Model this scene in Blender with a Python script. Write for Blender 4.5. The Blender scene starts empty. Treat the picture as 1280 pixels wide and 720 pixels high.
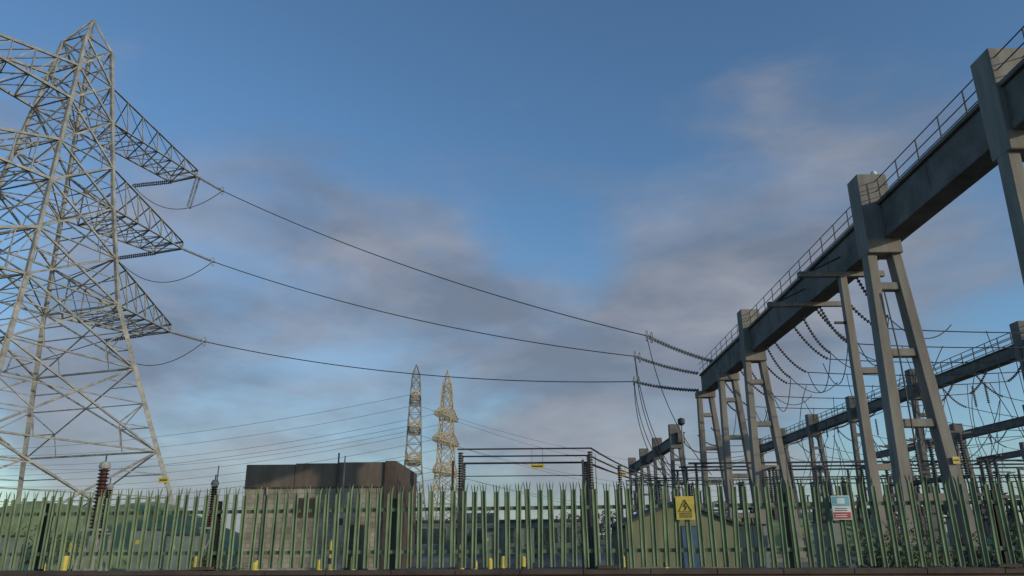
import bpy, math, random
from mathutils import Vector, Matrix
random.seed(7)
V=Vector
scene=bpy.context.scene
scene.view_settings.view_transform='Standard'
scene.view_settings.look='None'
scene.view_settings.exposure=0
scene.view_settings.gamma=1

# ------------------------------------------------------------ materials
def mat(name,c1,c2=None,scale=3.0,rough=0.75,metal=0.0,detail=6,bump=0.0,stretch=(1,1,1),lo=0.35,hi=0.65):
    m=bpy.data.materials.new(name); m.use_nodes=True
    nt=m.node_tree; b=nt.nodes['Principled BSDF']
    b.inputs['Roughness'].default_value=rough
    b.inputs['Metallic'].default_value=metal
    if c2 is None: c2=tuple(x*0.6 for x in c1)
    tc=nt.nodes.new('ShaderNodeTexCoord'); mp=nt.nodes.new('ShaderNodeMapping')
    mp.inputs['Scale'].default_value=stretch
    n=nt.nodes.new('ShaderNodeTexNoise'); n.inputs['Scale'].default_value=scale; n.inputs['Detail'].default_value=detail
    n.inputs['Roughness'].default_value=0.65
    r=nt.nodes.new('ShaderNodeMapRange'); r.inputs['From Min'].default_value=lo; r.inputs['From Max'].default_value=hi
    mx=nt.nodes.new('ShaderNodeMix'); mx.data_type='RGBA'
    mx.inputs[6].default_value=(*c1,1); mx.inputs[7].default_value=(*c2,1)
    L=nt.links
    L.new(tc.outputs['Object'],mp.inputs['Vector']); L.new(mp.outputs[0],n.inputs['Vector'])
    L.new(n.outputs['Fac'],r.inputs['Value']); L.new(r.outputs[0],mx.inputs[0]); L.new(mx.outputs[2],b.inputs['Base Color'])
    if bump:
        bp=nt.nodes.new('ShaderNodeBump'); bp.inputs['Strength'].default_value=bump; bp.inputs['Distance'].default_value=0.02
        L.new(n.outputs['Fac'],bp.inputs['Height']); L.new(bp.outputs[0],b.inputs['Normal'])
    return m
def brickmat(name,c1,c2,mortar,scale,bw=0.5,rh=0.25,ms=0.02):
    m=bpy.data.materials.new(name); m.use_nodes=True
    nt=m.node_tree; b=nt.nodes['Principled BSDF']; b.inputs['Roughness'].default_value=0.9
    tc=nt.nodes.new('ShaderNodeTexCoord'); sp=nt.nodes.new('ShaderNodeSeparateXYZ'); cb=nt.nodes.new('ShaderNodeCombineXYZ')
    ad=nt.nodes.new('ShaderNodeMath'); ad.operation='ADD'
    br=nt.nodes.new('ShaderNodeTexBrick'); br.inputs['Scale'].default_value=scale
    br.inputs['Brick Width'].default_value=bw; br.inputs['Row Height'].default_value=rh; br.inputs['Mortar Size'].default_value=ms
    br.inputs['Color1'].default_value=(*c1,1); br.inputs['Color2'].default_value=(*c2,1); br.inputs['Mortar'].default_value=(*mortar,1)
    n=nt.nodes.new('ShaderNodeTexNoise'); n.inputs['Scale'].default_value=0.9; n.inputs['Detail'].default_value=8
    mr=nt.nodes.new('ShaderNodeMapRange'); mr.inputs['From Min'].default_value=.3; mr.inputs['From Max'].default_value=.7
    mr.inputs['To Min'].default_value=.45; mr.inputs['To Max'].default_value=1.25
    vm=nt.nodes.new('ShaderNodeVectorMath'); vm.operation='SCALE'
    L=nt.links
    L.new(tc.outputs['Object'],sp.inputs[0]); L.new(sp.outputs[0],ad.inputs[0]); L.new(sp.outputs[1],ad.inputs[1])
    L.new(ad.outputs[0],cb.inputs[0]); L.new(sp.outputs[2],cb.inputs[1]); L.new(cb.outputs[0],br.inputs['Vector'])
    L.new(tc.outputs['Object'],n.inputs['Vector']); L.new(n.outputs['Fac'],mr.inputs['Value'])
    L.new(br.outputs['Color'],vm.inputs[0]); L.new(mr.outputs[0],vm.inputs['Scale']); L.new(vm.outputs[0],b.inputs['Base Color'])
    return m
M={}
M['steel']=mat('galvanised_steel',(.34,.335,.31),(.16,.16,.15),1.2,.65,.1)
M['steel_far']=mat('weathered_steel',(.21,.205,.19),(.14,.14,.13),.3,.7)
M['arm_far']=mat('sunlit_tint_steel',(.42,.33,.19),(.27,.22,.14),.3,.7)  # warm sunlight on the distant pylons, put into the steel as an ochre colour
M['cable']=mat('cable',(.06,.06,.065),(.04,.04,.04),1,.6,.3)
M['cable_far']=mat('aluminium_cable',(.16,.17,.18),(.12,.12,.13),1,.6,.3)
M['glass_ins']=mat('grey_porcelain',(.26,.27,.29),(.14,.15,.16),4,.3)
M['dark_ins']=mat('dark_porcelain',(.075,.068,.068),(.05,.045,.045),4,.35)
M['brown_ins']=mat('brown_porcelain',(.075,.03,.024),(.045,.018,.015),4,.3)
M['conc']=mat('concrete',(.25,.232,.205),(.12,.11,.10),.9,.9,0,12,.5,(1.6,1.6,.3),.3,.7)
M['girder']=mat('stained_concrete',(.16,.148,.135),(.07,.065,.06),.9,.9,0,12,.5,(1,1,1.2),.3,.7)
M['conc_far']=mat('old_concrete',(.15,.143,.135),(.09,.087,.083),.7,.9)
M['darksteel']=mat('dark_steel',(.05,.052,.05),(.03,.03,.03),2,.6,.3)
M['fence']=mat('green_palisade_paint',(.155,.215,.115),(.055,.078,.042),2.6,.7,.03,10,.15,(5,5,.9))
M['fence_post']=mat('palisade_post_paint',(.06,.075,.05),(.035,.04,.03),3,.6,.2)
M['yellow']=mat('yellow_paint',(.58,.45,.07),(.38,.30,.06),5,.6)
M['black']=mat('black_paint',(.02,.02,.02),None,5,.5)
M['white']=mat('white_paint',(.65,.65,.62),(.5,.5,.48),5,.5)
M['red']=mat('red_paint',(.45,.08,.08),None,5,.5)
M['blue']=mat('blue_paint',(.045,.10,.17),(.03,.07,.12),5,.5)
M['teal']=mat('teal_paint',(.16,.42,.52),None,5,.5)
M['ground']=mat('ground_soil',(.12,.13,.07),(.07,.085,.04),.3,.95,0,10,.5)
M['gravel']=mat('gravel',(.20,.19,.16),(.11,.105,.09),6,.95,0,10,.8)
M['asphalt']=mat('asphalt',(.055,.055,.057),(.04,.04,.042),4,.9,0,10,.4)
M['pave']=mat('paving',(.2,.2,.19),(.14,.14,.13),3,.9)
M['grass']=mat('grass_bank',(.25,.30,.15),(.15,.19,.085),.5,.95,0,12,.6)
M['leaf']=mat('shrub_leaves',(.06,.085,.03),(.11,.12,.055),1.5,.8)
M['leaf_far']=mat('tree_leaves',(.06,.06,.04),(.10,.09,.06),.2,.9)
M['bark']=mat('bark',(.08,.06,.045),None,4,.9)
M['brick']=brickmat('wall_brick',(.13,.07,.05),(.09,.05,.04),(.07,.065,.06),1,.225,.075,.008)
M['block']=brickmat('blockwork',(.36,.33,.26),(.27,.24,.19),(.17,.15,.12),1,.45,.225,.012)
M['band']=mat('brown_cladding',(.15,.12,.095),(.085,.068,.055),.8,.85,0,10,.2,(2,2,.4))
M['cope']=mat('coping_brown',(.09,.065,.05),(.05,.035,.03),2,.9)
M['office']=mat('render_grey',(.15,.18,.175),(.10,.125,.12),.6,.9)
M['frame']=mat('window_frame',(.22,.24,.23),(.17,.18,.18),2,.7)
M['glass']=mat('window_glass',(.04,.055,.06),None,1,.25)
M['olive']=mat('olive_cladding',(.19,.195,.11),(.12,.13,.075),1.3,.8,0,6,.2,(4,4,.5))
M['roof']=mat('dark_roof',(.06,.06,.06),None,1,.8)
M['cabinet']=mat('cabinet_grey',(.16,.2,.18),(.12,.14,.13),2,.5)

# ------------------------------------------------------------ mesh builder
class MB:
    def __init__(s,*mats):
        s.v=[];s.f=[];s.m=[];s.mats=list(mats)
    def idx(s,m):
        if m not in s.mats: s.mats.append(m)
        return s.mats.index(m)
    def quadbox(s,bot,top,m):
        k=len(s.v); i=s.idx(m)
        s.v+= [tuple(p) for p in bot]+[tuple(p) for p in top]
        for f in ((3,2,1,0),(4,5,6,7),(0,1,5,4),(1,2,6,5),(2,3,7,6),(3,0,4,7)):
            s.f.append([k+j for j in f]); s.m.append(i)
    def box(s,x0,x1,y0,y1,z0,z1,m):
        s.quadbox([(x0,y0,z0),(x1,y0,z0),(x1,y1,z0),(x0,y1,z0)],[(x0,y0,z1),(x1,y0,z1),(x1,y1,z1),(x0,y1,z1)],m)
    def strut(s,p,q,w,m,h=None,ref=None):
        p=V(p);q=V(q);d=(q-p)
        if d.length<1e-5:return
        d.normalize(); h=h or w
        r=V(ref) if ref else V((0,0,1))
        if abs(d.dot(r))>.97: r=V((0,1,0))
        a=d.cross(r).normalized()*(w/2); b=a.cross(d).normalized()*(h/2)
        s.quadbox([p-a-b,p+a-b,p+a+b,p-a+b],[q-a-b,q+a-b,q+a+b,q-a+b],m)
    def angle(s,p,q,w,m):
        p=V(p);q=V(q);d=(q-p)
        if d.length<1e-5:return
        d.normalize(); r=V((0,0,1))
        if abs(d.dot(r))>.97: r=V((.3,1,0))
        a=d.cross(r).normalized()*w; b=a.cross(d).normalized()*w
        t=.16
        prof=[V((0,0,0)),a,a+b*t,a*t+b*t,a*t+b,b]
        off=-(a+b)*.35
        k=len(s.v); i=s.idx(m)
        for e in (p,q):
            for c in prof: s.v.append(tuple(e+c+off))
        for j in range(6):
            j2=(j+1)%6
            s.f.append([k+j,k+j2,k+6+j2,k+6+j]); s.m.append(i)
    def sweep(s,pts,rad,m,n=6,cap=True):
        pts=[V(p) for p in pts]
        if not isinstance(rad,(list,tuple)): rad=[rad]*len(pts)
        k=len(s.v); i=s.idx(m)
        d0=(pts[-1]-pts[0]).normalized(); ref=V((0,0,1)) if abs(d0.z)<.9 else V((0,1,0))
        for j,p in enumerate(pts):
            t=(pts[min(j+1,len(pts)-1)]-pts[max(j-1,0)])
            t.normalize()
            rr=ref if abs(t.dot(ref))<.995 else V((1,0,0))
            a=t.cross(rr).normalized(); b=a.cross(t)
            for c in range(n):
                an=2*math.pi*c/n
                s.v.append(tuple(p+(a*math.cos(an)+b*math.sin(an))*rad[j]))
        for j in range(len(pts)-1):
            for c in range(n):
                c2=(c+1)%n
                s.f.append([k+j*n+c,k+j*n+c2,k+(j+1)*n+c2,k+(j+1)*n+c]); s.m.append(i)
        if cap:
            s.f.append([k+c for c in range(n)][::-1]); s.m.append(i)
            s.f.append([k+(len(pts)-1)*n+c for c in range(n)]); s.m.append(i)
    def discs(s,pts,nd,rb,rs,m,n=8):
        pts=[V(p) for p in pts]; L=[0]
        for a,b in zip(pts,pts[1:]): L.append(L[-1]+(b-a).length)
        T=L[-1]
        def at(t):
            for j in range(len(pts)-1):
                if t<=L[j+1]+1e-9: return pts[j].lerp(pts[j+1],(t-L[j])/max(1e-9,L[j+1]-L[j]))
            return pts[-1]
        P=[];R=[]
        for k in range(nd):
            for f,r in ((.02,rs),(.35,rb),(.6,rb*.85),(.75,rs)):
                P.append(at(T*(k+f)/nd)); R.append(r)
        s.sweep(P,R,m,n)
    def poly(s,pts,m):
        k=len(s.v); s.v+=[tuple(p) for p in pts]; s.f.append(list(range(k,k+len(pts)))); s.m.append(s.idx(m))
    def obj(s,name,parent=None,smooth=False,bevel=0):
        me=bpy.data.meshes.new(name); me.from_pydata(s.v,[],s.f)
        for m in s.mats: me.materials.append(M[m])
        me.polygons.foreach_set('material_index',s.m)
        if smooth: me.polygons.foreach_set('use_smooth',[True]*len(s.f))
        me.update()
        o=bpy.data.objects.new(name,me); scene.collection.objects.link(o)
        if bevel:
            md=o.modifiers.new('bevel','BEVEL'); md.width=bevel; md.segments=1; md.limit_method='ANGLE'
        if parent: o.parent=parent
        return o
def empty(name):
    o=bpy.data.objects.new(name,None); scene.collection.objects.link(o); return o
def sag(p,q,s,n=24):
    p=V(p);q=V(q); out=[]
    for i in range(n+1):
        t=i/n; x=p.lerp(q,t); x.z-=4*s*t*(1-t); out.append(x)
    return out

# ------------------------------------------------------------ ground
def sheet(name,x0,x1,y0,y1,z,m):
    b=MB(m)
    b.poly([(x0,y0,z),(x1,y0,z),(x1,y1,z),(x0,y1,z)],m)
    return b.obj(name)
sheet('ground',-2500,2500,-600,4000,0,'ground')
sheet('gravel_yard',-75,110,12.6,150,.004,'gravel')
sheet('access_road',-3.5,3.5,14,150,.008,'asphalt')
sheet('road',-120,120,-9,4.0,.004,'asphalt')
b=MB('pave'); b.box(-120,120,4.0,8.6,0,.12,'pave'); b.obj('pavement')
b=MB('white')
for i in range(-20,21):
    b.poly([(i*5,-2.6,.008),(i*5+2.5,-2.6,.008),(i*5+2.5,-2.48,.008),(i*5,-2.48,.008)],'white')
b.obj('road_marking')

def bank(name,x0,x1,y0,y1,h,seed):
    rnd=random.Random(seed); b=MB('grass'); nx,ny=70,16
    ph=[rnd.uniform(0,6) for _ in range(6)]
    for j in range(ny+1):
        for i in range(nx+1):
            u=i/nx; w=j/ny
            x=x0+(x1-x0)*u; y=y0+(y1-y0)*w
            e=min(1,min(u,1-u)*6); e=e*e*(3-2*e)
            p=min(1,min(w,1-w)*2.6); p=p*p*(3-2*p)
            hh=h*e*p*(.85+.12*math.sin(x*.21+ph[0])+.06*math.sin(x*.7+y*.5+ph[1]))+rnd.uniform(0,.05)
            b.v.append((x,y,hh-.05))
    for j in range(ny):
        for i in range(nx):
            k=j*(nx+1)+i; b.f.append([k,k+1,k+nx+2,k+nx+1]); b.m.append(0)
    b.obj(name,smooth=True)
bank('grass_bank',-75,-13.5,40,62,3.9,1)
bank('grass_bank',12,36,62,86,4.3,2)
bank('grass_bank',34,110,46,74,4.0,3)

# ------------------------------------------------------------ foliage
def leaves(b,c,r,n,size,m,rnd):
    c=V(c)
    for _ in range(n):
        d=V((rnd.gauss(0,1),rnd.gauss(0,1),rnd.gauss(0,1))).normalized()*(rnd.random()**.4)
        p=c+V((d.x*r[0],d.y*r[1],d.z*r[2]))
        if p.z<0.02: continue
        a=V((rnd.gauss(0,1),rnd.gauss(0,1),rnd.gauss(0,1))).normalized(); t=a.orthogonal().normalized()
        w=a.cross(t); s=size*rnd.uniform(.6,1.4)
        b.poly([p-t*s,p+w*s*.5,p+t*s,p-w*s*.5],m)
rnd=random.Random(3)
b=MB('leaf_far','bark')
x=-420
while x<520:
    y=rnd.uniform(230,300); h=rnd.uniform(6,11)
    if rnd.random()<.9:
        b.sweep([(x,y,0),(x,y,h*.6)],[.3,.12],'bark',5)
        for k in range(4):
            leaves(b,(x+rnd.uniform(-2.5,2.5),y+rnd.uniform(-2,2),h*rnd.uniform(.35,.8)),(3,2.5,h*.28),55,.5,'leaf_far',rnd)
    x+=rnd.uniform(3,6.5)
b.obj('distant_trees')
def shrub(x,y,w,h,n,seed):
    r=random.Random(seed); b=MB('leaf','bark')
    for k in range(5):
        b.sweep([(x,y,0),(x+r.uniform(-w,w)*.3,y+r.uniform(-.3,.3),h*.5),(x+r.uniform(-w,w)*.6,y+r.uniform(-.6,.6),h*.85)],[.04,.025,.01],'bark',4)
    for k in range(9):
        leaves(b,(x+r.uniform(-w,w)*.7,y+r.uniform(-.5,.5),h*r.uniform(.2,.8)),(w*.4,.6,h*.22),n//9,.055,'leaf',r)
    b.obj('shrub')
for i,(x,y,w,h) in enumerate([(8.6,19,1.4,1.5),(11.2,20,1.6,1.9),(13.6,19.5,1.5,2.1),(16.4,22,1.8,2.5),(18.5,21,1.6,2.1),(20.5,24,2,2.6),(12.5,25,2,2.3),(-20,33,2,2.3),(-9,24,1.2,1.3),(-23,30,1.8,1.8),(1.6,58,3,2.4),(-3.4,60,2.6,2.2),(5.6,62,2.6,2.6)]):
    shrub(x,y,w,h,1500,i+10)

# ------------------------------------------------------------ palisade fence + wall
FA=math.atan(-.12)
def fy(x): return 11-.12*x
fd=V((math.cos(FA),math.sin(FA),0)); fn=V((math.sin(FA),-math.cos(FA),0))
ZB,ZT=1.17,2.33
par=empty('palisade_fence')
rnd=random.Random(5)
b=MB('fence','fence_post')
s0=-16.0/math.cos(FA); s1=17.0/math.cos(FA)
org=V((0,11,0))
n=int((s1-s0)/.157)
for i in range(n):
    s=s0+i*.157+rnd.uniform(-.007,.007)
    c=org+fd*s; lean=rnd.gauss(0,.011); top=ZT+rnd.gauss(0,.012)
    if rnd.random()<.05: lean+=rnd.choice((-1,1))*.03
    tw=rnd.gauss(0,.12)
    prof=[(-.04,0),(-.026,.018),(-.009,.004),(.009,.004),(.026,.018),(.04,0)]
    prof=[(u,w+u*tw) for (u,w) in prof]
    k=len(b.v); zs=top-.12
    def pt(u,w,z): return tuple(c+fd*(u+lean*(z-ZB))+fn*(w+.01)+V((0,0,z)))
    for z in (ZB+rnd.uniform(-.01,.02),zs):
        for (u,w) in prof: b.v.append(pt(u,w,z))
    for j in range(5):
        b.f.append([k+j,k+j+1,k+7+j,k+6+j]); b.m.append(0)
    for (a,bb,tip,w1) in ((0,1,-.05-rnd.random()*.012,.0),(2,3,0,.045),(4,5,.05+rnd.random()*.012,.0)):
        k2=len(b.v); ua,wa=prof[a]; ub,wb=prof[bb]
        b.v+=[pt(ua,wa,zs),pt(ub,wb,zs),pt(ub*.9+tip*.25,wb+w1*.3,top-.05),pt(tip,w1,top),pt(ua*.9+tip*.25,wa+w1*.3,top-.05)]
        b.f.append([k2,k2+1,k2+2,k2+3,k2+4]); b.m.append(0)
b.obj('pales',par)
b=MB('fence','fence_post')
for z in (ZB+.22,ZT-.36):
    b.strut(org+fd*s0-fn*.03+V((0,0,z)),org+fd*s1-fn*.03+V((0,0,z)),.05,'fence',.05)
s=s0+.6
while s<s1:
    c=org+fd*s-fn*.09
    for o in (-.045,.045):
        b.strut(c+fn*o+V((0,0,.3)),c+fn*o+V((0,0,ZT-.2)),.09,'fence_post',.012,ref=(fn.x,fn.y,0))
    b.strut(c+V((0,0,.3)),c+V((0,0,ZT-.2)),.012,'fence_post',.09,ref=(fn.x,fn.y,0))
    s+=2.75
b.obj('rails_and_posts',par)
b=MB('brick','cope')
def seg(sa,sb,z0,z1,t,m):
    A=org+fd*sa;B=org+fd*sb
    q=[A+fn*t,B+fn*t,B-fn*t,A-fn*t]
    b.quadbox([p+V((0,0,z0)) for p in q],[p+V((0,0,z1)) for p in q],m)
seg(s0,s1,-.1,1.09,.13,'brick')
s=s0
while s<s1:
    w=rnd.uniform(.85,.95); seg(s,s+w-.012,1.093,1.15+rnd.uniform(-.006,.008),.17,'cope'); s+=w
for s in (-4.55,1.3,6.4,-10.2,11.5):
    seg(s-.14,s+.14,1.165,1.2,.15,'cope')
b.obj('brick_wall')

# signs on the fence
def sign_frame(x,z,w,h):
    c=V((x,fy(x),z))+fn*.075
    def q(u,v,d=0): return c+fd*u+V((0,0,v))+fn*d
    return q
q=sign_frame(2.37,1.94,.24,.3); b=MB('yellow','black')
def plate(b,q,u0,u1,v0,v1,d0,d1,m):
    b.quadbox([q(u0,v0,d0),q(u1,v0,d0),q(u1,v0,d1),q(u0,v0,d1)],[q(u0,v1,d0),q(u1,v1,d0),q(u1,v1,d1),q(u0,v1,d1)],m)
plate(b,q,-.125,.125,-.155,.155,-.004,0,'yellow')
for (a,c_) in (((-.085,-.045),(.085,-.045)),((.085,-.045),(0,.11)),((0,.11),(-.085,-.045))):
    b.strut(q(a[0],a[1],.004),q(c_[0],c_[1],.004),.014,'black',.004,ref=(0,0,1))
b.strut(q(.015,.07,.004),q(-.015,.02,.004),.012,'black'); b.strut(q(-.015,.02,.004),q(.018,.02,.004),.01,'black'); b.strut(q(.018,.02,.004),q(-.005,-.03,.004),.012,'black')
for k in (-.075,-.1,-.125): plate(b,q,-.085,.085,k,k+.012,.001,.003,'black')
for uu in (-.08,.08): plate(b,q,uu-.01,uu+.01,-.15,.15,-.06,-.006,'darksteel')
b.obj('warning_sign')
q=sign_frame(4.42,1.92,.24,.3); b=MB('white','red','teal')
plate(b,q,-.12,.12,-.155,.155,-.004,0,'white')
plate(b,q,-.11,.11,.02,.145,.001,.003,'teal'); plate(b,q,-.11,.11,-.145,-.06,.001,.003,'red')
for k in (-.04,-.015): plate(b,q,-.09,.07,k,k+.008,.001,.003,'black')
plate(b,q,-.05,.05,.05,.12,.0035,.005,'white')
for k in (-.12,-.095): plate(b,q,-.09,.06,k,k+.009,.0035,.005,'white')
for uu in (-.08,.08): plate(b,q,uu-.01,uu+.01,-.15,.15,-.06,-.006,'darksteel')
b.obj('safety_sign')

# ------------------------------------------------------------ lattice pylons
def pylon(name,base,A,prof,levels,arms,peak,th,near,mb='steel',ma='steel',W=1.35):
    base=V(base); A=V((A[0],A[1],0)).normalized(); L=V((A.y,-A.x,0))
    par=empty(name)
    def h(z):
        for (z0,h0),(z1,h1) in zip(prof,prof[1:]):
            if z<=z1: return h0+(h1-h0)*(z-z0)/(z1-z0)
        return prof[-1][1]
    def P(a,l,z): return base+A*a+L*l+V((0,0,z))
    def C(k,z,f=1):
        hh=h(z)*f; return P((1,1,-1,-1)[k]*hh,(1,-1,-1,1)[k]*hh,z)
    b=MB(mb,ma); S=b.angle if near else b.strut
    lw,bw,sw=th
    for z0,z1 in zip(levels,levels[1:]):
        for k in range(4):
            k2=(k+1)%4
            S(C(k,z0),C(k,z1),lw*(1.25 if z0<20 and near else 1),mb)
            S(C(k,z0),C(k2,z1),bw,mb); S(C(k2,z0),C(k,z1),bw,mb)
            S(C(k,z1),C(k2,z1),bw,mb)
            if near:
                h0,h1=h(z0),h(z1); tc=h0/(h0+h1)
                X=C(k,z0).lerp(C(k2,z1),tc)
                big=z1-z0>4.2
                zc=z0+(z1-z0)*tc
                S(X,C(k,zc),sw,mb); S(X,C(k2,zc),sw,mb)
                if big:
                    for (c0,c1) in ((k,k2),(k2,k)):
                        m1=C(c0,z0).lerp(X,.5); zl=z0+(zc-z0)*.5
                        S(m1,C(c0,zl),sw,mb); S(m1,C(c0,zc),sw,mb)
                        m2=C(c0,z1).lerp(X,.5); zl=z1-(z1-zc)*.5
                        S(m2,C(c0,zl),sw,mb)
                        S(m1,C(c0,z0).lerp(C(c1,z0),.25),sw,mb)
    for k in range(4):
        S(C(k,levels[-1]),P(0,0,peak),bw*1.2,mb)
    zt=levels[-1]
    for k in range(4):
        S(C(k,zt),C((k+1)%4,zt).lerp(P(0,0,peak),.5),sw,mb)
    for (zb,zu,Ln) in arms:
        S(C(0,zb),C(2,zb),sw,mb); S(C(1,zb),C(3,zb),sw,mb)
    if near:
        for k in range(4):
            p=C(k,0); b.box(p.x-.5,p.x+.5,p.y-.5,p.y+.5,-.1,.5,'conc')
    b.obj('tower_body',par)
    tips={}
    b=MB(mb,ma); S=b.angle if near else b.strut
    for ai,(zb,zu,Ln) in enumerate(arms):
        for sg in (1,-1):
            w=W; nseg=6 if near else 4
            hb,hu=h(zb),h(zu)
            def B(l,t): return P(sg*(hb+(Ln-hb)*t),l*(hb+(w-hb)*t),zb)
            def U(l,t): return P(sg*(hu+(Ln-hu)*t),l*(hu+(w-hu)*t),zu+(zb+.7-zu)*t)
            for l in (1,-1):
                S(B(l,0),B(l,1),bw*1.35,ma); S(U(l,0),U(l,1),bw*1.35,ma); S(B(l,1),U(l,1),bw,ma)
            S(B(1,1),B(-1,1),bw*1.3,ma); S(U(1,1),U(-1,1),bw,ma)
            for j in range(nseg):
                t0,t1=j/nseg,(j+1)/nseg
                for l in (1,-1):
                    if j: S(B(l,t0),U(l,t0),sw,ma)
                    S(U(l,t0),B(l,t1),sw,ma)
                if j: S(B(1,t0),B(-1,t0),sw,ma)
                S(B(1,t0),B(-1,t1),sw,ma)
                if near: S(B(-1,t0),B(1,t1),sw,ma)
                S(U(1,t0),U(-1,t1),sw,ma)
            tips[(ai,sg)]=(B(1,1),B(-1,1))
    b.obj('crossarms',par)
    return par,tips,P,C
prof=[(0,9.6),(12,6.2),(20,4.1),(28.4,3.0),(36.5,2.1),(43.5,1.35)]
lev=[0,8.2,14.8,20,24,28.4,32.2,36.5,40,43.5]
arms=[(20,24,12.4),(28.4,32.2,12.4),(36.5,40,13)]
NP,tips,PP,CC=pylon('electricity_pylon',(-37.9,56,0),(.335,.942),prof,lev,arms,46.4,(.27,.145,.085),True,W=1.7)
q=CC(0,6)
b=MB('yellow','black'); b.box(q.x-.4,q.x+.4,q.y-.35,q.y-.3,q.z-.2,q.z+.2,'yellow'); b.box(q.x-.3,q.x+.3,q.y-.36,q.y-.352,q.z-.05,q.z+.05,'black'); b.obj('danger_plate',NP)

farp=[(0,4.8),(10,3.2),(20,2.1),(36,1.5),(43.5,1.0)]
farl=[0,5,10,14,17.5,21,25,29,33,37,41,43.5]
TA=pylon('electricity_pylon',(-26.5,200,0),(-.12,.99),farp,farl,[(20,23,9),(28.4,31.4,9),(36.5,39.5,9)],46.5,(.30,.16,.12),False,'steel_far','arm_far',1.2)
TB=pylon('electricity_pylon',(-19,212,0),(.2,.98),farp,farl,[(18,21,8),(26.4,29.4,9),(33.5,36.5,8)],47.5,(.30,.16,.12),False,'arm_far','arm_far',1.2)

# line from pylon to the gantry
par=empty('overhead_power_line')
gpts=[(V((15.2,60.2,12.75))),(V((15.1,59.4,14.0))),(V((15.0,54.5,13.9)))]
b=MB('cable'); ins=MB('glass_ins','steel'); drops=[]
def ring(c_,r=.42):
    return [c_+V((0,math.cos(a)*r,math.sin(a)*r)) for a in [k*math.pi/6 for k in range(13)]]
for ai in range(3):
    t=tips[(ai,1)][0]; g=gpts[ai]
    dvec=(g-t).normalized()
    e=t+dvec*3.6+V((0,0,-.55))
    for o in (-.22,.22):
        ins.discs([t+V((o*.4,o,0)),e+V((o*.4,o,0))],18,.13,.05,'glass_ins')
    ins.sweep(ring(e),.035,'steel',4)
    f=g-dvec*5.2+V((0,0,.15))
    for o in (-.2,.2):
        ins.discs(sag(g+V((0,o,0)),f+V((0,o,0)),.15,8),24,.125,.045,'glass_ins')
    for c_ in (f,f+dvec*.4): ins.sweep(ring(c_),.03,'steel',4)
    b.sweep(sag(e,f,1.15,40),.042,'cable',5)
    t2=tips[(ai,1)][1]; e2=t2-V((dvec.x,dvec.y*-.4,0)).normalized()*3.6+V((0,0,-.6))
    for o in (-.22,.22): ins.discs([t2+V((0,o,0)),e2+V((0,o,0))],18,.13,.05,'glass_ins')
    b.sweep(sag(e,e2,2.3,24),.036,'cable',5)
    b.sweep(sag(e2,(-190,150,tips[(ai,1)][1].z+6),5,30),.042,'cable',5)
    if ai==2:
        for o in (-.3,.3):
            m=t+V((.1,o,-.1))
            ins.discs([m,m+V((-.5,0,-3.4))],18,.12,.05,'glass_ins')
    drops.append(f)
    tm=tips[(ai,-1)]
    e3=tm[1]+V((-3.6,1.2,-.5))
    for o in (-.22,.22): ins.discs([tm[1]+V((0,o,0)),e3+V((0,o,0))],18,.13,.05,'glass_ins')
    b.sweep(sag(e3,(-190,130,tm[1].z+6),5,30),.042,'cable',5)
for f,tg in ((drops[0],(13.2,62,5.5)),(drops[1],(14.6,66,5.6)),(drops[2],(15.6,60,6.0)),(drops[1],(12.4,58,5.4)),(drops[0],(11.6,57,5.3))):
    tg=V(tg); P0=V(f); pts=[]
    c1=P0.lerp(tg,.5)+V((-1.3,0,-1.2))
    for i in range(21):
        t=i/20; pts.append(P0*(1-t)**2+c1*2*t*(1-t)+tg*t*t)
    b.sweep(pts,.032,'cable',5)
b.obj('conductors',par); ins.obj('insulator_strings',par)

b=MB('cable_far')
for T,left in ((TA,(-270,275)),(TB,(-255,300))):
    for (ai,sg),(p,q_) in T[1].items():
        b.sweep(sag(q_,(left[0]+sg*4,left[1]+sg*9,q_.z+1),9,30),.045,'cable_far',4)
        if sg==1: b.sweep(sag(p,(130+sg*3,330+sg*9,p.z-6),8,30),.045,'cable_far',4)
b.obj('overhead_cable')

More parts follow.
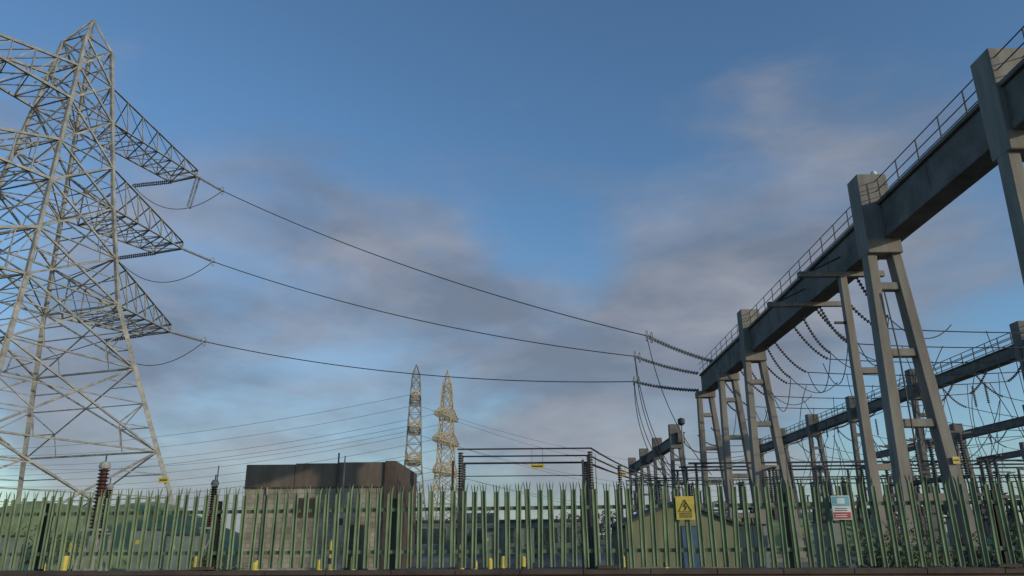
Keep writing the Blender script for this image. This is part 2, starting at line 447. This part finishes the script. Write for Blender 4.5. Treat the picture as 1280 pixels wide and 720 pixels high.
# ------------------------------------------------------------ concrete gantries
def gantry(name,X0,y0,y1,frames,zt=14.2,zb=12.6,cap=15.4,near=True,rail=True,mc='conc'):
    par=empty(name)
    def gx(y): return X0+.026*y
    b=MB('girder','conc')
    def beam(dx0,dx1,za,zb_,m,ya=y0,yb=y1):
        b.quadbox([(gx(ya)+dx0,ya,za),(gx(ya)+dx1,ya,za),(gx(yb)+dx1,yb,za),(gx(yb)+dx0,yb,za)],
                  [(gx(ya)+dx0,ya,zb_),(gx(ya)+dx1,ya,zb_),(gx(yb)+dx1,yb,zb_),(gx(yb)+dx0,yb,zb_)],m)
    hgt=zt-zb
    beam(.07,.83,zb+.15*hgt,zt-.1*hgt,'girder')
    beam(0,.9,zb,zb+.15*hgt-.002,'girder'); beam(-.06,.96,zt-.1*hgt+.002,zt,'girder')
    y=y0+1.5
    while y<y1-1:
        beam(.045,.855,zb+.15*hgt+.002,zt-.1*hgt-.002,'girder',y,y+.07); y+=4.65
    b.obj('girder',par,bevel=.02)
    b=MB(mc,'steel','darksteel')
    for fr in frames:
        y,sx,hascap=fr if isinstance(fr,tuple) else (fr,0,True)
        x=gx(y)-.55+sx
        d=.5
        def post(xa,xb,z1,w0,w1):
            b.quadbox([(xb-w1/2,y-d/2-.04,-.2),(xb+w1/2,y-d/2-.04,-.2),(xb+w1/2,y+d/2+.04,-.2),(xb-w1/2,y+d/2+.04,-.2)],
                      [(xa-w0/2,y-d/2,z1),(xa+w0/2,y-d/2,z1),(xa+w0/2,y+d/2,z1),(xa-w0/2,y+d/2,z1)],mc)
        post(x-.02,x-.28,zb-.4,.38,.46); post(x+.93,x+1.9,zb-.4,.38,.46)
        if hascap:
            b.quadbox([(x-.23,y-.44,zb-.6),(x+1.14,y-.44,zb-.6),(x+1.14,y+.44,zb-.6),(x-.23,y+.44,zb-.6)],
                  [(x-.20,y-.45,cap),(x+1.0,y-.45,cap),(x+1.0,y+.45,cap),(x-.20,y+.45,cap)],mc)
        else:
            b.box(x-.26,x+1.22,y-.42,y+.42,zb-.5,zb-.005,mc)
        z=zb-1.9
        while z>1:
            f=(zb-.2-z)/(zb)
            xa=x-.02-.26*f+.18; xb=x+.93+.94*f-.18
            b.box(xa,xb,y-.19,y+.19,z-.15,z+.15,mc); z-=2.65
        b.box(x-.9,x+2.6,y-.8,y+.8,-.1,.25,mc)
    b.obj('portal_frames',par,bevel=.025 if near else 0)
    if rail:
        b=MB('darksteel')
        y=y0+.2; r0=.028 if near else .045
        while y<y1:
            b.strut((gx(y),y,zt),(gx(y),y,zt+.85),r0*1.3,'darksteel'); y+=1.55
        for z in (.42,.85):
            b.strut((gx(y0),y0,zt+z),(gx(y1),y1,zt+z),r0,'darksteel')
            b.strut((gx(y0)+.85,y0,zt+z),(gx(y1)+.85,y1,zt+z),r0,'darksteel')
        b.obj('walkway_railing',par)
    return par,gx
G1,gx1=gantry('concrete_gantry',14.0,8,60.8,[(19.3,.6,True),(27.5,.05,True),(46.4,.35,True),(53,.3,False),(60,.2,False)])
G2,gx2=gantry('concrete_gantry',33.2,34,112,[36,48,63,76,88,100,111],zt=13.8,zb=12.9,cap=14.9,near=False,mc='conc_far')
G3,gx3=gantry('concrete_gantry',54.0,45,120,[50,65,80,95,110],zt=13.6,zb=12.7,cap=14.6,near=False,mc='conc_far',rail=False)
G4,gx4=gantry('concrete_gantry',17.0,88,130,[89,102,115,129],near=False,mc='conc_far',zt=13.0,zb=11.8,cap=14.0,rail=False)
G5,gx5=gantry('concrete_gantry',76.0,60,130,[62,80,98,116],near=False,mc='conc_far',zt=13.6,zb=12.7,cap=14.6,rail=False)
b=MB('conc','darksteel')
for y in (31,35.5):
    x=gx1(y)
    b.box(x-2.1,x+1.7,y-.12,y+.12,12.36,12.598,'conc')
    b.strut((x-2.0,y,12.4),(x-.1,y,13.3),.06,'darksteel')
x=gx1(31); b.quadbox([(x-.42,30.8,0),(x-.02,30.8,0),(x-.02,31.2,0),(x-.42,31.2,0)],[(x-.3,30.85,12.35),(x-.02,30.85,12.35),(x-.02,31.15,12.35),(x-.3,31.15,12.35)],'conc')
b.box(x-.02,x+.9,30.87,31.13,8.0,8.25,'conc'); b.box(x-.02,x+.9,30.87,31.13,4.0,4.25,'conc'); b.box(x+.9,x+1.2,30.85,31.15,0,12.35,'conc')
b.box(x-.8,x-.02,30.95,31.05,10.2,10.3,'darksteel')
b.obj('bracket_arms',G1)
b=MB('yellow','black'); x=gx1(27.5)+1.15
b.box(x-.13,x+.13,27.12,27.15,3.9,4.15,'yellow'); b.box(x-.1,x+.1,27.11,27.118,4.0,4.05,'black'); b.obj('danger_plate',G1)
b=MB('darksteel','white'); x=gx1(27.5)+.25
b.sweep([(x,27.5,15.4),(x,27.5,15.53)],.05,'darksteel',8); b.sweep([(x,27.5,15.53),(x,27.5,15.59),(x,27.5,15.71),(x,27.5,15.77)],[.1,.13,.11,.03],'white',10); b.obj('beacon',G1)
# conduit and straps on the column
b=MB('darksteel'); x=gx1(27.5)-.55
b.sweep([(x+.35,27.16,0),(x+.35,27.16,8)],.035,'darksteel',6)
b.sweep([(x+.35,27.16,8),(x+.2,27.15,10.4)],.03,'darksteel',6); b.obj('conduit',G1)

# spans between gantries
par=empty('busbar_span'); b=MB('cable'); ins=MB('dark_ins','cable')
rnd=random.Random(11)
def span(xa,za,xb,zb_,ya,yb,drop,lo,r=.03):
    a=V((xa,ya,za)); c=V((xb,yb,zb_))
    ea=a+V((1.7,0,-drop)); ec=c+V((-1.7,0,-drop))
    for (p,e) in ((a,ea),(c,ec)):
        ins.discs(sag(p,e,.28,8),15,.095,.03,'dark_ins',7)
    b.sweep(sag(ea,ec,lo,20),r,'cable',5)
    return ea,ec
SP=[]
for y in (34,37,40.5,44,47.5,52,56.5):
    SP.append(span(gx1(y)+.9,12.7,gx2(y+1),12.9,y,y+1,1.9,.25,.03))
for y in (40,44,50,56,61,67,72,79,84,91,97,104):
    span(gx2(y)+.9,12.9,gx3(y+1),12.7,y,y+1,1.6,1.0,.03)
for y in (62,68,74,82,90,98):
    span(gx3(y)+.9,12.7,gx5(y+1),12.7,y,y+1,1.6,1.0,.03)
for y in (66,71,77,84,91,98,106):
    span(17.5,10.5,gx2(y),12.9,y,y,1.0,.8,.03)
for y in (31.2,35.7,38,44.5,49,57.5):
    x=gx1(y)+.5
    ins.discs(sag((x,y,12.6),(x+1.5,y+.6,10.7),.35,8),15,.09,.03,'dark_ins',7)
    b.sweep(sag((x+1.5,y+.6,10.7),(x+4.6,y+1.2,10.5),.8,12),.024,'cable',5)
    b.sweep(sag((x+1.5,y+.6,10.7),(x+1.2,y+3.2,10.2),1.6,14),.024,'cable',5)
for i,(ea,ec) in enumerate(SP):
    for t in (.12,.35,.6,.85):
        p=ea.lerp(ec,t+rnd.uniform(-.05,.05)); p.z-=.15
        e=V((p.x+rnd.uniform(-1.5,1.5),p.y+rnd.uniform(-1.5,2.5),5.4))
        m=p.lerp(e,.5)+V((rnd.uniform(-1.4,1.4),0,-.5)); pts=[]
        for k in range(13):
            u=k/12; pts.append(p*(1-u)**2+m*2*u*(1-u)+e*u*u)
        b.sweep(pts,.022,'cable',4)
for k in range(44):
    y=rnd.uniform(42,100); g=rnd.choice((gx2,gx2,gx3)); x=g(y)+rnd.choice((-2.2,2.6))
    p=V((x,y,11.1)); e=V((x+rnd.uniform(-4,4),y+rnd.uniform(-2,2),5.6+rnd.random()))
    m=p.lerp(e,.5)+V((rnd.uniform(-2.5,2.5),0,-1.5)); pts=[]
    for j in range(13):
        u=j/12; pts.append(p*(1-u)**2+m*2*u*(1-u)+e*u*u)
    b.sweep(pts,.03,'cable',4)
    if k%2==0: ins.discs([p+V((0,0,1.7)),p],12,.12,.04,'dark_ins',6)
b.obj('conductors',par); ins.obj('insulator_strings',par)

# ------------------------------------------------------------ switchyard equipment
def post_ins(b,x,y,z0,z1,r,m='dark_ins'):
    b.discs([(x,y,z0),(x,y,z1)],int((z1-z0)/.11),r,r*.55,m,8)
def disconnector(x,y,rot=0,h=3.4,hi=1.7):
    b=MB('darksteel','dark_ins','cable')
    c,s_=math.cos(rot),math.sin(rot)
    def R(u,v,z): return V((x+u*c-v*s_,y+u*s_+v*c,z))
    for u in (-2.2,2.2):
        for v in (-.3,.3):
            b.strut(R(u,v*1.5,0),R(u,v,h),.1,'darksteel')
        for k in range(4): b.strut(R(u,-.4,k*.8+.2),R(u,.4,k*.8+1.0),.05,'darksteel')
    for v in (-.35,.35): b.strut(R(-3.2,v,h),R(3.2,v,h),.16,'darksteel')
    for u in (-2.8,0,2.8):
        for v in (-.35,.35):
            p=R(u,v,0); post_ins(b,p.x,p.y,h+.1,h+hi,.12)
            q=R(u,v*2.6,h+hi+.1); b.strut(V((p.x,p.y,h+hi)),q,.08,'cable')
        b.strut(R(u,-.6,h+hi+.1),R(u,.6,h+hi+.12),.09,'cable')
        p=R(u,0,0); b.box(p.x-.15,p.x+.15,p.y-.15,p.y+.15,h-.9,h-.3,'darksteel')
    b.obj('disconnector_switch')
rnd=random.Random(21)
for (x,y) in ((11.5,60),(13.5,70),(19,46),(21,38),(26,50),(29,41),(22,60),(31,58),(27,70),(37,66),(19,80),(41,54),(46,62),(34,82),(24,92),(50,75),(44,90),(14,95),(24,44),(33,48),(18.5,54)):
    disconnector(x+rnd.uniform(-.6,.6),y,rnd.uniform(-.05,.05)+(math.pi/2 if rnd.random()<.35 else 0),3.2+rnd.random()*.8,1.5+rnd.random()*.6)
b=MB('cable','dark_ins','darksteel')
for (y,z,xa,xb) in ((52,6.2,12,60),(55,6.2,12,62),(58,6.2,12,64),(72,6.6,11,70),(75,6.6,11,70),(88,7,13,80)):
    b.sweep([(xa,y,z),(xb,y,z)],.07,'cable',6)
    x=xa+.5
    while x<xb:
        b.strut((x,y,0),(x,y,z-1.7),.18,'darksteel'); post_ins(b,x,y,z-1.7,z,.13); x+=6.5
b.obj('busbar')
b=MB('cable','darksteel','dark_ins','steel')
for (x,y) in ((-2.45,35),(3.55,35)):
    b.strut((x,y,0),(x,y,3.6),.2,'darksteel'); post_ins(b,x,y,3.6,5.3,.14)
    b.strut((x-.35,y,0),(x-.35,y,4.9),.1,'darksteel')
for k,(dy,dz) in enumerate(((0,5.42),(.9,5.18),(1.8,4.95),(2.6,5.0))):
    b.sweep([(-2.6,35+dy,dz),(3.6,35+dy,dz)],.04,'cable',6)
    b.sweep(sag((3.6,35+dy,dz),(10.8+k*.9,56+dy*2,dz+.1),.25,12),.04,'cable',6)
    for x in (-2.45,3.55):
        if k: b.strut((x,35+dy,0),(x,35+dy,dz-.8),.1,'darksteel'); post_ins(b,x,35+dy,dz-.8,dz,.1)
for t in (.3,.62,.95):
    x=3.6+7.2*t; y=35+21*t; b.strut((x,y,0),(x,y,3.9),.16,'darksteel'); post_ins(b,x,y,3.9,5.2,.13)
b.strut((-2.45,35.05,4.2),(3.55,35.05,4.2),.04,'darksteel')
b.obj('busbar_portal')
def small_plate(x,y,z,w=.62,h=.2,top=None):
    b=MB('yellow','black','darksteel'); b.box(x-w/2,x+w/2,y-.02,y,z-h/2,z+h/2,'yellow')
    b.box(x-w*.4,x+w*.4,y-.026,y-.022,z-.03,z+.03,'black')
    for u in (-.4,.4): b.strut((x+u*w,y+.01,z+h/2),(x+u*w,y+.01,top or z+.45),.015,'darksteel')
    b.obj('danger_plate')
small_plate(1.1,35,4.62,top=5.38)
small_plate(6.0,42.2,5.0-.2,.5,.2)
def sealing_end(x,y,zb,zt,r):
    b=MB('brown_ins','steel','darksteel','white')
    for u in (-.25,.25):
        for v in (-.25,.25): b.strut((x+u*1.3,y+v*1.3,0),(x+u,y+v,zb),.08,'steel')
    b.strut((x-.33,y-.3,.2),(x+.3,y-.3,zb-.1),.05,'steel'); b.strut((x+.33,y-.3,.2),(x-.3,y-.3,zb-.1),.05,'steel')
    b.box(x-.35,x+.35,y-.35,y+.35,zb,zb+.08,'steel')
    b.discs([(x,y,zb+.08),(x,y,zt)],17,r,r*.6,'brown_ins',14)
    b.sweep([(x,y,zt),(x,y,zt+.1),(x,y,zt+.24),(x,y,zt+.28)],[r*.9,r*1.0,r*.7,.03],'steel',12)
    b.sweep([(x,y,zt+.28),(x,y,zt+.5)],.03,'cable',5)
    b.obj('cable_sealing_end')
sealing_end(-16.2,30,1.9,4.25,.22); sealing_end(-14.1,36,2.0,3.95,.19); sealing_end(-19.6,37,1.8,3.9,.2)
for (x,y,h) in ((-14.6,37.5,5.0),(-8.1,36.3,5.3),(-7.2,47,6.0),(5.2,48,6.4),(-33,40,4.5)):
    b=MB('steel','darksteel'); b.sweep([(x,y,0),(x,y,h*.5),(x,y,h)],[.06,.045,.03],'steel',6)
    b.box(x-.1,x+.1,y-.12,y-.05,h*.4,h*.4+.3,'darksteel'); b.obj('lightning_mast')
b=MB('steel','darksteel','white'); x,y=13.1,58
b.sweep([(x,y,0),(x,y,9.6)],[.12,.07],'steel',8); b.sweep([(x,y,9.6),(x,y,9.75),(x,y,10.1),(x,y,10.2)],[.1,.28,.28,.05],'darksteel',10); b.obj('floodlight_mast')

# ------------------------------------------------------------ buildings
B=empty('blockwork_building')
b=MB('block','band','cope','roof','darksteel','steel')
b.box(-13,-6.25,37,45,0,3.92,'block')
b.box(-13.03,-10.65,36.97,45.03,3.923,4.98,'band')
b.box(-10.62,-8.55,36.95,45.03,3.923,5.02,'band')
b.box(-8.52,-6.25,36.98,45.03,3.923,5.06,'band')
b.box(-13.08,-6.3,36.93,37.1,3.86,3.92,'cope')
b.box(-6.247,-5.72,36.85,45.05,0,5.1,'cope')
b.obj('walls',B)
b=MB('darksteel','steel','cope')
b.sweep([(-8.53,36.86,0),(-8.53,36.86,5.5)],.04,'darksteel',8)
b.sweep([(-11.9,36.9,0),(-11.9,36.9,3.9)],.04,'steel',8)
for k in range(7): b.box(-10.4,-9.5,36.9,36.93,2.6+k*.11,2.66+k*.11,'darksteel')
b.box(-10.45,-9.45,36.94,36.99,2.5,3.4,'cope')
b.box(-7.9,-6.9,36.91,36.93,0,2.1,'darksteel'); b.box(-7.95,-6.85,36.95,36.985,0,2.16,'cope')
b.obj('door_and_vent',B)
B=empty('office_building')
b=MB('office','roof'); b.box(-10,6.5,72,82,0,2.8,'office'); b.box(-10.2,6.7,71.8,82.2,2.803,3.0,'roof'); b.box(-6,-2,75,79,3.003,3.7,'office'); b.obj('walls',B)
b=MB('glass','frame')
for i in range(9):
    x=-9.2+i*1.72
    b.box(x-.05,x+1.25,71.95,71.985,.85,2.35,'frame'); b.box(x+.02,x+.57,71.93,71.948,.92,2.28,'glass'); b.box(x+.63,x+1.18,71.93,71.948,.92,2.28,'glass')
b.obj('windows',B)
B=empty('utility_shed')
b=MB('olive','roof'); x0,x1,y0,y1=4.3,8.6,30,34
b.box(x0,x1,y0,y1,0,1.95,'olive')
xm=(x0+x1)/2
for y in (y0,y1): b.poly([(x0,y,1.95),(x1,y,1.95),(xm,y,2.75)],'olive')
b.quadbox([(x0-.25,y0-.2,1.87),(xm,y0-.2,2.76),(xm,y1+.2,2.76),(x0-.25,y1+.2,1.87)],[(x0-.25,y0-.2,1.97),(xm,y0-.2,2.86),(xm,y1+.2,2.86),(x0-.25,y1+.2,1.97)],'roof')
b.quadbox([(xm+.001,y0-.2,2.76),(x1+.25,y0-.2,1.87),(x1+.25,y1+.2,1.87),(xm+.001,y1+.2,2.76)],[(xm+.001,y0-.2,2.86),(x1+.25,y0-.2,1.97),(x1+.25,y1+.2,1.97),(xm+.001,y1+.2,2.86)],'roof')
b.obj('walls_and_roof',B)
b=MB('blue','darksteel'); b.box(6.45,7.1,29.94,29.958,0.02,1.85,'blue'); b.box(6.4,7.15,29.96,29.985,0,1.9,'darksteel'); b.box(6.98,7.03,29.9,29.938,.9,1.05,'darksteel')
b.obj('door',B)
for (x,y,h) in ((-14.2,30,1.9),(-12.9,30.2,1.7),(-18.5,28,1.7),(9.5,31,1.9),(13.4,33,2.0),(17.5,30,2.1),(0.6,45,2.0),(-1.3,46,1.8)):
    b=MB('cabinet','darksteel','yellow'); b.box(x-.55,x+.55,y,y+.5,.1,h,'cabinet'); b.box(x-.6,x+.6,y-.05,y+.55,h+.002,h+.06,'darksteel')
    b.box(x-.01,x+.01,y-.006,y-.002,.15,h-.05,'darksteel'); b.box(x+.05,x+.09,y-.03,y-.002,h*.5,h*.5+.15,'darksteel'); b.box(x-.35,x-.2,y-.006,y-.002,h-.5,h-.35,'yellow')
    b.box(x-.6,x+.6,y-.05,y+.55,0,.1,'darksteel'); b.obj('control_cabinet')
def bollard(x,y,h,r=.075):
    b=MB('yellow','black'); b.sweep([(x,y,0),(x,y,h-.06),(x,y,h)],[r,r,r*.6],'yellow',12)
    b.sweep([(x,y,h*.55),(x,y,h*.66)],[r*1.03,r*1.03],'black',12); b.obj('yellow_bollard')
for (x,y,h) in ((-10.45,18.5,1.55),(-9.95,17.4,1.3),(-10.9,18.2,1.1),(-12.6,19,1.2),(-6.1,18.5,1.05),(-4.6,18.6,1.1),(-5.6,24,1.5),(-9.3,23,1.1),(-1.6,24,.95),(-1.2,24,.9),(-.75,24.2,.95),(-.35,24.1,1.0),(.3,26,.95),(-1.9,28,1.3),(3.3,24,1.0),(8.9,22,1.1),(-4.5,22,1.1),(4.6,24,1.2),(-7.2,22,1.0)):
    bollard(x,y,h)

# ------------------------------------------------------------ sky / light
az=V((.80,-.60)); el=math.radians(14)
sd=V((az.x*math.cos(el),az.y*math.cos(el),math.sin(el)))
w=bpy.data.worlds.new('World'); scene.world=w; w.use_nodes=True
nt=w.node_tree; nt.nodes.clear(); N=nt.nodes.new; L=nt.links.new
out=N('ShaderNodeOutputWorld'); bg=N('ShaderNodeBackground'); L(bg.outputs[0],out.inputs[0])
SK=.12
bg.inputs['Strength'].default_value=SK
sky=N('ShaderNodeTexSky'); sky.sky_type='NISHITA'; sky.sun_disc=False; sky.sun_elevation=el; sky.sun_rotation=math.atan2(az.x,az.y)
sky.air_density=1.0; sky.dust_density=.6; sky.ozone_density=2.0
tc=N('ShaderNodeTexCoord')
def blob(d,r0,r1):
    d=V(d).normalized(); dn=N('ShaderNodeVectorMath'); dn.operation='DOT_PRODUCT'; L(tc.outputs['Generated'],dn.inputs[0]); dn.inputs[1].default_value=d
    mr=N('ShaderNodeMapRange'); mr.interpolation_type='SMOOTHSTEP'; mr.inputs['From Min'].default_value=math.cos(math.radians(r1)); mr.inputs['From Max'].default_value=math.cos(math.radians(r0))
    L(dn.outputs['Value'],mr.inputs['Value']); return mr.outputs[0]
def math_(op,a,b_,clamp=False):
    m=N('ShaderNodeMath'); m.operation=op; m.use_clamp=clamp
    for i,x in enumerate((a,b_)):
        if isinstance(x,(int,float)): m.inputs[i].default_value=x
        else: L(x,m.inputs[i])
    return m.outputs[0]
def noise(scale,st,det,rough,dist=0,off=(0,0,0)):
    mp=N('ShaderNodeMapping'); mp.inputs['Scale'].default_value=st; mp.inputs['Location'].default_value=off; L(tc.outputs['Generated'],mp.inputs['Vector'])
    n=N('ShaderNodeTexNoise'); n.inputs['Scale'].default_value=scale; n.inputs['Detail'].default_value=det; n.inputs['Roughness'].default_value=rough; n.inputs['Distortion'].default_value=dist
    L(mp.outputs[0],n.inputs['Vector']); return n.outputs['Fac']
n1=noise(2.6,(1,1,2.4),9,.50,.25,(.3,.1,.6)); n2=noise(7,(1,1,2.8),8,.6,.3,(2,1,0))
cov=math_('MULTIPLY',blob((-.28,.972,.19),8,23),.55)
for d,r0,r1,wt in (((.14,.972,.20),3,18,.45),((.40,.897,.40),1,14,.20),((-.50,.92,.33),2,19,.34),((.62,.93,.2),4,22,.12),((.0,1,.03),5,40,.14),((-.05,.86,.60),1,9,.08),((.62,.85,.50),2,18,.04)):
    cov=math_('ADD',cov,math_('MULTIPLY',blob(d,r0,r1),wt))
cov=math_('SUBTRACT',cov,math_('MULTIPLY',blob((.045,.94,.345),0,8),.34))
cov=math_('MINIMUM',cov,.62)
t=math_('ADD',cov,math_('MULTIPLY',math_('SUBTRACT',n1,.5),1.25))
t=math_('ADD',t,math_('MULTIPLY',math_('SUBTRACT',n2,.5),.40))
mr=N('ShaderNodeMapRange'); mr.interpolation_type='SMOOTHSTEP'; mr.inputs['From Min'].default_value=.08; mr.inputs['From Max'].default_value=.68; mr.inputs['To Max'].default_value=.90
L(t,mr.inputs['Value'])
cc=N('ShaderNodeMix'); cc.data_type='RGBA'; k=1/SK
cc.inputs[6].default_value=(.175*k,.205*k,.268*k,1); cc.inputs[7].default_value=(.34*k,.35*k,.395*k,1)
cr=N('ShaderNodeMapRange'); cr.inputs['From Min'].default_value=.38; cr.inputs['From Max'].default_value=.68
n3=noise(4.5,(1,1,2.4),7,.55,.2,(5,2,1)); L(n3,cr.inputs['Value']); L(cr.outputs[0],cc.inputs[0])
tint=N('ShaderNodeMix'); tint.data_type='RGBA'; tint.blend_type='MULTIPLY'; tint.inputs[0].default_value=1; L(sky.outputs[0],tint.inputs[6]); tint.inputs[7].default_value=(.90,1.15,1.32,1)
mx=N('ShaderNodeMix'); mx.data_type='RGBA'; L(mr.outputs[0],mx.inputs[0]); L(tint.outputs[2],mx.inputs[6]); L(cc.outputs[2],mx.inputs[7])
L(mx.outputs[2],bg.inputs['Color'])

sl=bpy.data.lights.new('sun','SUN'); sl.energy=2.5; sl.angle=math.radians(.5); sl.color=(1,.85,.64)
so=bpy.data.objects.new('sun',sl); scene.collection.objects.link(so); so.rotation_euler=sd.to_track_quat('Z','Y').to_euler()

cam=bpy.data.cameras.new('camera'); co=bpy.data.objects.new('camera',cam); scene.collection.objects.link(co)
cam.lens=26; cam.sensor_width=36; cam.clip_end=8000; cam.clip_start=.1
R=Matrix.Rotation(math.radians(90+18.5),4,'X')@Matrix.Rotation(math.radians(-.5),4,'Z')
co.matrix_world=Matrix.Translation((0,0,1.6))@R
scene.camera=co
